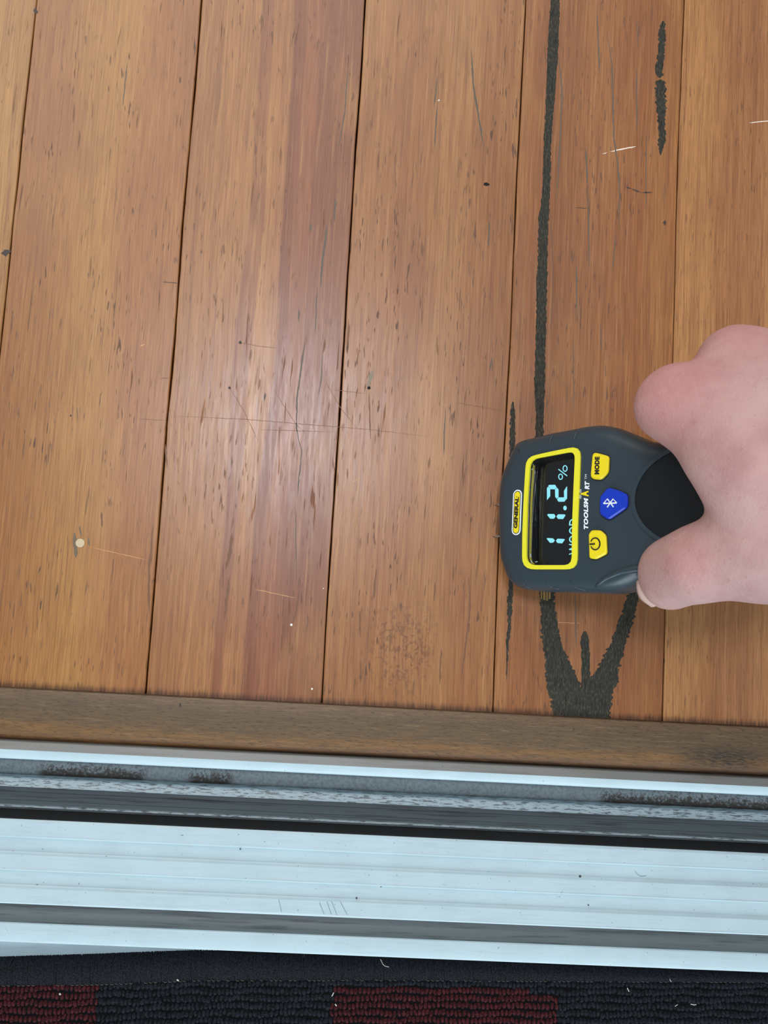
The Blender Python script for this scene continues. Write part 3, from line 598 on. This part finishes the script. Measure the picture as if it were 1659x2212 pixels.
# lit digits
LCD = G('lcd_cyan').out(col=lin((10, 20, 24)), em=lin((146, 236, 252)), es=1.0, rough=.6)
def seg(px, name='digit', par=disp, z=DEP + .12, mat=LCD):
    lp = [loc(*p, z) for p in px]; V = [Lw(a[0], a[1], z) for a in lp]; return (V, [tuple(range(len(V)))])
def T7(x, y): return (1080 + x / 7.541, 930 + y / 7.541)
def T8(x, y): return (1080 + x / 5.184, 1080 + y / 5.184)
one_a = merge([seg([T7(*p) for p in q]) for q in ([(785, 1380), (800, 1362), (900, 1364), (922, 1402), (895, 1440), (835, 1440)], [(935, 1405), (962, 1368), (1070, 1370), (1083, 1385), (1045, 1445), (962, 1443)])])
mesh('digit', *one_a, LCD, disp)
one_b = merge([seg([T8(*p) for p in q]) for q in ([(533, 434), (541, 428), (605, 432), (626, 456), (606, 480), (571, 482)], [(637, 460), (654, 436), (727, 438), (737, 447), (707, 488), (655, 484)])])
mesh('digit', *one_b, LCD, disp)
two = merge([seg([T7(*p) for p in q]) for q in ([(782, 1138), (780, 945), (800, 915), (835, 958), (834, 1075)], [(802, 905), (818, 889), (915, 889), (940, 930), (910, 962), (838, 960)],
    [(945, 935), (970, 965), (970, 1088), (940, 1115), (915, 1085), (912, 965)], [(945, 1125), (972, 1093), (1060, 1092), (1085, 1135), (1065, 1163), (968, 1163)], [(1105, 912), (1110, 930), (1108, 1110), (1090, 1135), (1060, 1092), (1057, 990)])])
mesh('digit', *two, LCD, disp)
def circ(cx, cy, rx, ry, n=20): return [(cx + rx * math.cos(t), cy + ry * math.sin(t)) for t in np.arange(n) / n * 2 * math.pi]
mesh('decimal_point', *seg([T7(*p) for p in circ(1075, 1266, 28, 38)]), LCD, disp)
def rng_(cx, cy, rx, ry, w, T):
    o1 = [loc(*T(*p), DEP + .12) for p in circ(cx, cy, rx, ry)]; o2 = [loc(*T(*p), DEP + .12) for p in circ(cx, cy, rx - w, ry - w)]
    V = [Lw(a[0], a[1], DEP + .12) for a in o1 + o2]; n = 20; return V, [(i, (i + 1) % n, n + (i + 1) % n, n + i) for i in range(n)]
mesh('percent_sign', *merge([rng_(1076, 623, 41, 54, 16, T7), rng_(1003, 757, 39, 51, 16, T7), seg([T7(*p) for p in ((962, 640), (972, 628), (1116, 738), (1106, 752))])]), LCD, disp)

def text_mesh(txt, shear=0.0, bold=0.0, spacing=1.0):
    cu = bpy.data.curves.new('t', 'FONT'); cu.body = txt; cu.shear = shear; cu.offset = bold; cu.space_character = spacing; cu.resolution_u = 4
    o = bpy.data.objects.new('t', cu); COL.objects.link(o); bpy.context.view_layer.update()
    me = o.evaluated_get(bpy.context.evaluated_depsgraph_get()).to_mesh()
    V = np.array([v.co[:2] for v in me.vertices]); Fc = [tuple(p.vertices) for p in me.polygons]
    bpy.data.objects.remove(o); bpy.data.curves.remove(cu)
    V = (V - V.min(0)) / (V.max(0) - V.min(0)); return V, Fc
def lettering(name, txt, bl, br, tl, z, mat, parent=meter, follow=True, thick=0.0, **kw):
    V, Fc = text_mesh(txt, **{k: kw[k] for k in ('shear', 'bold', 'spacing') if k in kw})
    a, b, c = (loc(*p, z) for p in (bl, br, tl))
    Q = a + np.outer(V[:, 0], b - a) + np.outer(V[:, 1], c - a)
    return mesh(name, [Lw(p[0], p[1], z + (face_n(*p) if follow else 0)) for p in Q], Fc, mat, parent, label=kw.get('label'))
lettering('mode_lettering', 'WOOD', (1253, 1197), (1253, 1119), (1231, 1199), DEP + .12, LCD, disp, False, bold=.0)
# logo badge
def stadium(a, b, w, n=10):
    a, b = np.array(a), np.array(b); d = (b - a) / np.linalg.norm(b - a); N = np.array([-d[1], d[0]]); L = []
    for c, s in ((b, 1), (a, -1)):
        for t in np.linspace(-90, 90, n): L.append(c + w * (math.sin(math.radians(-t)) * N * s + math.cos(math.radians(t)) * d * s))
    return np.array(L)
la, lb = loc(1116.0, 1145, .3), loc(1119.0, 1069, .3)
badge = plate(stadium(la, lb, 1.75 * 1.32), -.3, .22, 'badge', WHT, follow=True, label='oval badge reading GENERAL')
plate(stadium(la, lb, 1.75), .0, .27, 'badge_line', plain('badge_line_dark', (30, 34, 34), .5), badge, follow=True)
plate(stadium(la, lb, 1.42), .0, .32, 'badge_fill', YELB, badge, follow=True)
lettering('lettering', 'GENERAL', T7(292, 1598), T7(320, 1086), T7(230, 1590), .42, BLK, badge, bold=.05)
mesh('lettering', *((lambda q: (q[0], q[1]))(seg([T7(*p) for p in circ(272, 1080, 7, 8, 10)], z=1.0))), BLK, badge)
# word mark
wm = lettering('word_mark', 'TOOLSM', T7(1447, 1607), T7(1447, 1094), T7(1374, 1612), .12, WHT, shear=.25, bold=.055, spacing=1.12, label='white and yellow TOOLSMART lettering')
lettering('lettering', 'RT', T7(1466, 962), T7(1466, 818), T7(1390, 968), .12, WHT, wm, shear=.25, bold=.055)
lettering('lettering', 'A', T7(1455, 1078), T7(1452, 982), T7(1324, 1082), .14, YELB, wm, shear=.0, bold=.05, label='yellow A')
lettering('lettering', 'TM', T7(1424, 798), T7(1424, 716), T7(1392, 798), .12, WHT, wm)
def arcs(cx, cy, a0, a1, rads):
    out = []
    for r in rads:
        A = [loc(*T7(cx + r * math.cos(math.radians(t)), cy + r * 1.2 * math.sin(math.radians(t))), .3) for t in np.linspace(a0, a1, 9)]
        out.append(tube([Lw(p[0], p[1], face_n(*p) + .12) for p in A], .11, 4))
    return merge(out)
mesh('wave_mark', *arcs(1340, 1030, 200, 262, (26, 42, 58)), WHT, wm); mesh('wave_mark', *arcs(1340, 1040, 98, 160, (26, 42, 58)), WHT, wm)
# buttons
def R1(x, y): return (1050 + x / 3.318, 880 + y / 3.318)
def button(px, mat, lab, h=1.5, n=60):
    lp = smooth_loop([loc(*p, 1.4) for p in px], n, 1)
    well = inset(lp, -.45); plate(well, .0, .12, 'button_well', bpy.data.materials['meter_gap'], meter, follow=True)
    return plate(lp, -.2, h, 'button', mat, meter, bev=.55, follow=True, label=lab)
plain('meter_gap', (20, 26, 30), .6)
bm_ = button([R1(*p) for p in ((762, 340), (775, 325), (800, 328), (870, 347), (880, 358), (876, 455), (868, 475), (832, 512), (815, 518), (770, 514), (752, 500), (750, 480))], YELB, 'yellow MODE button')
lettering('lettering', 'MODE', R1(815, 481), R1(817, 354), R1(780, 481), 1.62, BLK, bm_, bold=.06, spacing=1.1)
bp_ = button([T8(*p) for p in ((994, 385), (1022, 344), (1040, 338), (1120, 340), (1138, 350), (1178, 388), (1186, 405), (1195, 590), (1186, 606), (1080, 660), (1062, 662), (1010, 655), (999, 642))], YELB, 'yellow power button')
pa = []
cx, cy = 1072, 492
A = [loc(*T8(cx + 52 * math.cos(math.radians(t)), cy + 66 * math.sin(math.radians(t))), 1.6) for t in np.linspace(205, 515, 28)]
pa.append(tube([Lw(a[0], a[1], 1.55 + face_n(*a)) for a in A], .3, 5)); A = [loc(*T8(*p), 1.6) for p in ((1012, 495), (1068, 492))]
pa.append(tube([Lw(a[0], a[1], 1.55 + face_n(*a)) for a in A], .38, 5)); mesh('power_symbol', *merge(pa), BLK, bp_)
bb_ = button([R1(*p) for p in ((868, 582), (885, 576), (955, 597), (1008, 622), (1015, 636), (1015, 700), (1004, 722), (890, 800), (872, 804), (826, 772), (815, 755), (817, 650), (826, 632))], BLUE, 'blue wireless button')
# rune: x along the letter height (px x), y across
def S(p): return R1(*p)
ba = [((845, 688), (942, 688)), ((845, 688), (872, 655)), ((872, 655), (925, 716)), ((845, 688), (872, 722)), ((872, 722), (925, 662)), ]
ba = [((848, 689), (940, 684)), ((848, 689), (876, 660)), ((848, 689), (874, 716)), ((876, 660), (930, 712)), ((874, 716), (936, 655)), ((940, 684), (914, 658)), ((940, 684), (914, 712))]
ba = [[(862, 716), (932, 664), (894, 664)], [(940, 688), (848, 688)], [(862, 716), (940, 716)]]
# stem across, two pointed bows on one side and the crossing strokes
stem_a, stem_b = (846, 690), (940, 686)
strokes = [[(846, 690), (940, 686)], [(846, 690), (873, 657), (917, 715)], [(940, 686), (914, 657), (872, 717)]]
mesh('wireless_symbol', *merge([tube([Lw(*loc(*S(p), 1.7), 1.6 + face_n(*loc(*S(p), 1.7))) for p in q], .28, 4) for q in strokes]), WHT, bb_)
# black pad with raised rim
ringplate(inset(oval, -.8), inset(oval, .9), -.3, .55, 'pad_rim', BODY, follow=True)
mid = inset(oval, .9); pv, pf = cdt([tuple(p) for p in mid], (), [(a, b) for a in np.arange(-16, 17, 4) for b in np.arange(68, 113, 4) if inside((a, b), inset(mid, 2))])
pd = mesh('thumb_pad', [Lw(p[0], p[1], face_n(*p) + .10 + .5 * max(0, 1 - (p[0] / 20) ** 2 - ((p[1] - 90) / 26) ** 2)) for p in pv], pf, PAD, meter, smooth=True, label='black oval pad')
bm = bmesh.new(); bm.from_mesh(pd.data); bmesh.ops.recalc_face_normals(bm, faces=bm.faces[:]); bm.to_mesh(pd.data); bm.free()
# grip ridges on both flanks
def surf_n(p):
    d = min(np.linalg.norm(outl - p, axis=1)); rd = [r[0] for r in rings[:6]][::-1]; rz = [r[1] for r in rings[:6]][::-1]
    return float(np.interp(d, rd, rz)) + face_n(*p)
for cv in ([(280, 1210), (268, 1240), (280, 1280), (310, 1297)], [(445, 1210), (433, 1240), (455, 1290), (525, 1305)], [(625, 1210), (612, 1250), (640, 1295), (705, 1310)],
           [(290, 262), (282, 250), (284, 240)], [(470, 270), (470, 235), (485, 198)], [(645, 240), (645, 215), (660, 178)]):
    q = np.array([loc(*R1(*p), -1.5) for p in cv]); t = np.linspace(0, len(q) - 1, 12); q = np.c_[np.interp(t, range(len(q)), q[:, 0]), np.interp(t, range(len(q)), q[:, 1])]
    for _ in range(2): q[1:-1] = (q[:-2] + q[2:] + 2 * q[1:-1]) / 4
    mesh('grip_ridge', *tube([Lw(p[0], p[1], surf_n(p) + .02) for p in q], np.r_[.1, np.full(10, .36), .15], 6), BODY, meter, smooth=True)
# crescent finger rest beside the thumb
q = np.array([loc(*R1(*p), -1) for p in ((770, 1290), (860, 1225), (960, 1180), (1080, 1155), (1150, 1150))]); t = np.linspace(0, 4, 16); q = np.c_[np.interp(t, range(5), q[:, 0]), np.interp(t, range(5), q[:, 1])]
mesh('finger_rest', *tube([Lw(p[0], p[1], surf_n(p) - .55) for p in q], np.r_[.2, np.linspace(.9, 2.0, 14), 2.0], 10), BODY, meter, smooth=True)
# rounded nose with the two steel pins reaching the boards
STEEL = plain('pin_steel', (180, 184, 186), .25, metal=1.0)
for vv in (-6.5, 8.5):
    a = Lw(vv, 1.0, -11); d = -mu; L_ = (a[2] - .02) / -d[2] if d[2] < 0 else 10
    cap_ = mesh('pin_collar', *tube([Lw(vv, 2.0, -11), Lw(vv, -1.6, -11)], 1.9, 12), BODY, meter)
    mesh('pin', *tube([a, a + d * (L_ - 2.2), a + d * L_], [.55, .5, .08], 8), STEEL, meter)
for i, pts in enumerate(([(1081, 1072), (1083, 1075), (1088, 1076)], [(1079, 1162), (1084, 1162.5)])):
    pass

# ------------------------------------------------------------------ hand
def sdf_caps(grid, caps, k):
    """caps: (A, B, ra, rb, k) rounded cones, smooth union in order"""
    D = None
    for c in caps:
        A, B, ra, rb = np.array(c[0]), np.array(c[1]), c[2], c[3]; kk = c[4] if len(c) > 4 else k
        AB = B - A; t = np.clip(((grid - A) @ AB) / max(AB @ AB, 1e-6), 0, 1)
        d = np.linalg.norm(grid - A - t[..., None] * AB, axis=-1) - (ra + (rb - ra) * t)
        if D is None: D = d
        else:
            h_ = np.clip(.5 + .5 * (D - d) / kk, 0, 1); D = D * (1 - h_) + d * h_ - kk * h_ * (1 - h_)
    return D
def surface_nets(D, o, s):
    nx, ny, nz = D.shape; inside_ = D < 0
    c = [inside_[i:nx - 1 + i, j:ny - 1 + j, k:nz - 1 + k] for i in (0, 1) for j in (0, 1) for k in (0, 1)]
    cnt = sum(x.astype(int) for x in c); act = (cnt > 0) & (cnt < 8)
    idx = -np.ones(act.shape, int); cells = np.argwhere(act); idx[act] = np.arange(len(cells))
    acc = np.zeros((len(cells), 3)); w = np.zeros(len(cells))
    corners = [(i, j, k) for i in (0, 1) for j in (0, 1) for k in (0, 1)]
    val = lambda cr: D[cells[:, 0] + cr[0], cells[:, 1] + cr[1], cells[:, 2] + cr[2]]
    vals = {cr: val(cr) for cr in corners}
    for a in corners:
        for ax in range(3):
            if a[ax]: continue
            b = tuple(1 if i == ax else a[i] for i in range(3)); va, vb = vals[a], vals[b]; m = (va < 0) != (vb < 0)
            t = np.where(m, va / np.where(m, va - vb, 1), 0)
            p = np.tile(np.array(a, float), (len(cells), 1)); p[:, ax] += t; acc[m] += p[m]; w[m] += 1
    V = (cells + acc / w[:, None]) * s + o; Fc = []
    for ax in range(3):
        o1, o2 = [(1, 2), (2, 0), (0, 1)][ax]
        sl = [slice(1, None)] * 3; n_ = [nx, ny, nz]
        A_s = [slice(1, n_[i] - 1) for i in range(3)]; A_s[ax] = slice(0, n_[ax] - 1); B_s = list(A_s); B_s[ax] = slice(1, n_[ax])
        a = inside_[tuple(A_s)]; b = inside_[tuple(B_s)]; e = np.argwhere(a != b)
        off = np.array([1, 1, 1]); off[ax] = 0; e = e + off
        sgn = inside_[e[:, 0], e[:, 1], e[:, 2]]
        def cell(d1, d2):
            q = e.copy(); q[:, o1] -= d1; q[:, o2] -= d2; return idx[q[:, 0], q[:, 1], q[:, 2]]
        Q = np.c_[cell(0, 0), cell(1, 0), cell(1, 1), cell(0, 1)]; Q[~sgn] = Q[~sgn][:, ::-1]; Fc.append(Q)
    return V, np.concatenate(Fc)
q_ = P
iP, iM = q_(1445, 880, 84), q_(1640, 1010, 110)
mP, mM = q_(1592, 789, 88), q_(1760, 900, 112)
rP, rM = q_(1745, 800, 80), q_(1850, 850, 104)
pP, pM = q_(1850, 780, 74), q_(1925, 820, 94)
tT, tI, tM_ = q_(1447, 1254, 69), q_(1512, 1224, 87), q_(1668, 1200, 102)
wr = q_(2120, 1080, 128)
caps = [
    (q_(1900, 1060, 116), wr, 20, 23, 10),
    (wr + (0, 12, 0), q_(2900, 1120, 140) + (0, 14, 0), 19, 26, 14), (wr - (0, 12, 0), q_(2900, 1120, 140) - (0, 14, 0), 19, 26, 14),
    (iM, wr, 12.5, 18, 12), (mM, wr, 13, 18, 12), (rM, wr, 12.5, 17, 12), (pM, wr, 12, 16, 12),
    (tM_, wr, 14.5, 19, 12),
    (iP, iM, 12.3, 14.0, 9), (q_(1475, 852, 88), q_(1650, 870, 104), 10.5, 14, 12),
    (q_(1560, 1010, 102), q_(1640, 1160, 104), 8.5, 12, 14), (q_(1600, 960, 104), q_(1720, 1080, 112), 12, 15, 12),
    (mP, q_(1710, 800, 98), 12.2, 13, 6), (tI, tM_, 12.4, 15, 10), (tT, tI, 11.6, 12.4, 5), (q_(1438, 1226, 70), q_(1500, 1205, 84), 9.6, 10, 4), (q_(1462, 1222, 76), q_(1560, 1190, 92), 9.5, 12, 8),
    (mP, mM, 12.2, 13.5, 12), (rP, rM, 11.5, 13, 8), (pP, pM, 10, 12, 8)]
iD, iT = Lw(-35.5, 81, -14), Lw(-21, 74, -37)
mD, mT = Lw(-37, 100, -16), Lw(-20, 95, -38)
rD, rT = Lw(-38, 119, -16), Lw(-20, 114, -38)
pD, pT = Lw(-38, 136, -14), Lw(-20, 131, -37)
for a, b, c_, r1, r2, r3 in ((iP, iD, iT, 11.5, 9.2, 7.8), (mP, mD, mT, 11.5, 9.3, 7.8), (rP, rD, rT, 11, 9, 7.5), (pP, pD, pT, 9.5, 8, 6.8)):
    caps += [(a, b, r1, r2, 3), (b, c_, r2, r3, 2.5)]
s_ = 1.7; lo = np.array([88., -60., 12.]); hi = np.array([345., 135., 178.])
ax_ = [np.arange(lo[i], hi[i], s_) for i in range(3)]
D = np.empty((len(ax_[0]), len(ax_[1]), len(ax_[2])), np.float32)
gy, gz_ = np.meshgrid(ax_[1], ax_[2], indexing='ij')
for i0 in range(0, len(ax_[0]), 16):
    xs_ = ax_[0][i0:i0 + 16]; gr3 = np.stack([np.broadcast_to(xs_[:, None, None], (len(xs_),) + gy.shape), np.broadcast_to(gy, (len(xs_),) + gy.shape), np.broadcast_to(gz_, (len(xs_),) + gy.shape)], -1)
    D[i0:i0 + 16] = sdf_caps(gr3, caps, 8)
D[-1] = 1; 
HV, HF = surface_nets(D, lo, s_)
g = G('skin'); sc3 = g.coord()
n1 = g.noise(sc3, 45, 3, .55); n2 = g.noise(sc3, 260, 3, .6); n3 = g.noise(sc3, 900, 2, .6)
c = g.mix(g.rng(n1, .35, .65), lin((192, 156, 151)), lin((178, 139, 136)))
att = g.n.new('ShaderNodeAttribute'); att.attribute_name = 'flush'
c = g.mix(g.math('MULTIPLY', att.outputs['Fac'], g.rng(n2, .25, .7, .7, 1)), c, lin((190, 116, 114)))
c = g.mix(g.rng(n2, .55, .8, 0, .3), c, lin((160, 112, 112)))
c = g.mix(g.rng(n3, .67, .74, 0, .38), c, lin((128, 84, 74)))
g.bump(g.math('ADD', g.math('MULTIPLY', n2, .6), n3), .42, .0005)
SKIN = g.out(col=c, rough=.52, spec=.4, sss=.12); SKIN.node_tree.nodes['Principled BSDF'].inputs['Subsurface Radius'].default_value = (1, .3, .2); SKIN.node_tree.nodes['Principled BSDF'].inputs['Subsurface Scale'].default_value = .004
hand = mesh('hand', HV, HF, SKIN, None, smooth=True, origin=tuple(tT - (0, 0, 12)), label='bare right hand reaching in from the right and gripping the moisture meter', cat='hand')
fl = np.zeros(len(HV))
for c_, r_, a_ in ((iP + (1, 3, 8), 19, .62), (iP + (14, -2, 12), 16, .4), (mP + (0, 2, 8), 15, .5), (tI + (-6, 0, 8), 11, .4), (rP, 16, .7), (iM, 18, .3), (tT, 12, .25)):
    d = np.linalg.norm(HV - c_, axis=1); fl = np.maximum(fl, a_ * np.exp(-(d / r_) ** 2))
at = hand.data.attributes.new('flush', 'FLOAT', 'POINT'); at.data.foreach_set('value', fl.astype(np.float32))
md = hand.modifiers.new('smooth', 'SMOOTH'); md.iterations = 3; md.factor = .5
md = hand.modifiers.new('subdiv', 'SUBSURF'); md.levels = 1; md.render_levels = 1
# thumbnail on the lower-left side of the thumb tip
NAILM = plain('nail_pale', (216, 186, 174), .35, spec=.5)
def nail(c0, ax, up, L_, Wd, name='fingernail', lab=None):
    ax = ax / np.linalg.norm(ax); up = up - ax * (up @ ax); up /= np.linalg.norm(up); sd = np.cross(ax, up); V = []; nu, nv = 8, 8
    for i in range(nu):
        for j in range(nv):
            a = i / (nu - 1) * 2 - 1; b = j / (nv - 1) * 2 - 1
            w = Wd * (math.sqrt(max(0, 1 - max(0, a - .5) ** 2 * 2.2))); V.append(c0 + ax * a * L_ / 2 + sd * b * w / 2 + up * (-.9 * b * b * Wd / 7 - .25 * a * a))
    n = nv; Fc = [(i * n + j, i * n + j + 1, (i + 1) * n + j + 1, (i + 1) * n + j) for i in range(nu - 1) for j in range(nv - 1)]
    o = mesh(name, V, Fc, NAILM, hand, smooth=True, label=lab); m = o.modifiers.new('thick', 'SOLIDIFY'); m.thickness = .0006; return o
td = tT - tI; td /= np.linalg.norm(td); upn = np.array([-.78, -.52, -.25])
up_ = upn - td * (upn @ td); up_ /= np.linalg.norm(up_)
nail(tT + td * 3.5 + up_ * 10.3, td, up_, 11, 12, lab='pale thumbnail')
for a, b, dr in ((iD, iT, -mv * .3 - mn), (mD, mT, -mv * .3 - mn), (rD, rT, -mv * .3 - mn), (pD, pT, -mv * .3 - mn)):
    d = (b - a) / np.linalg.norm(b - a); u2 = dr - d * (dr @ d); u2 /= np.linalg.norm(u2); nail(b + u2 * 7.6, d, u2, 10, 9)
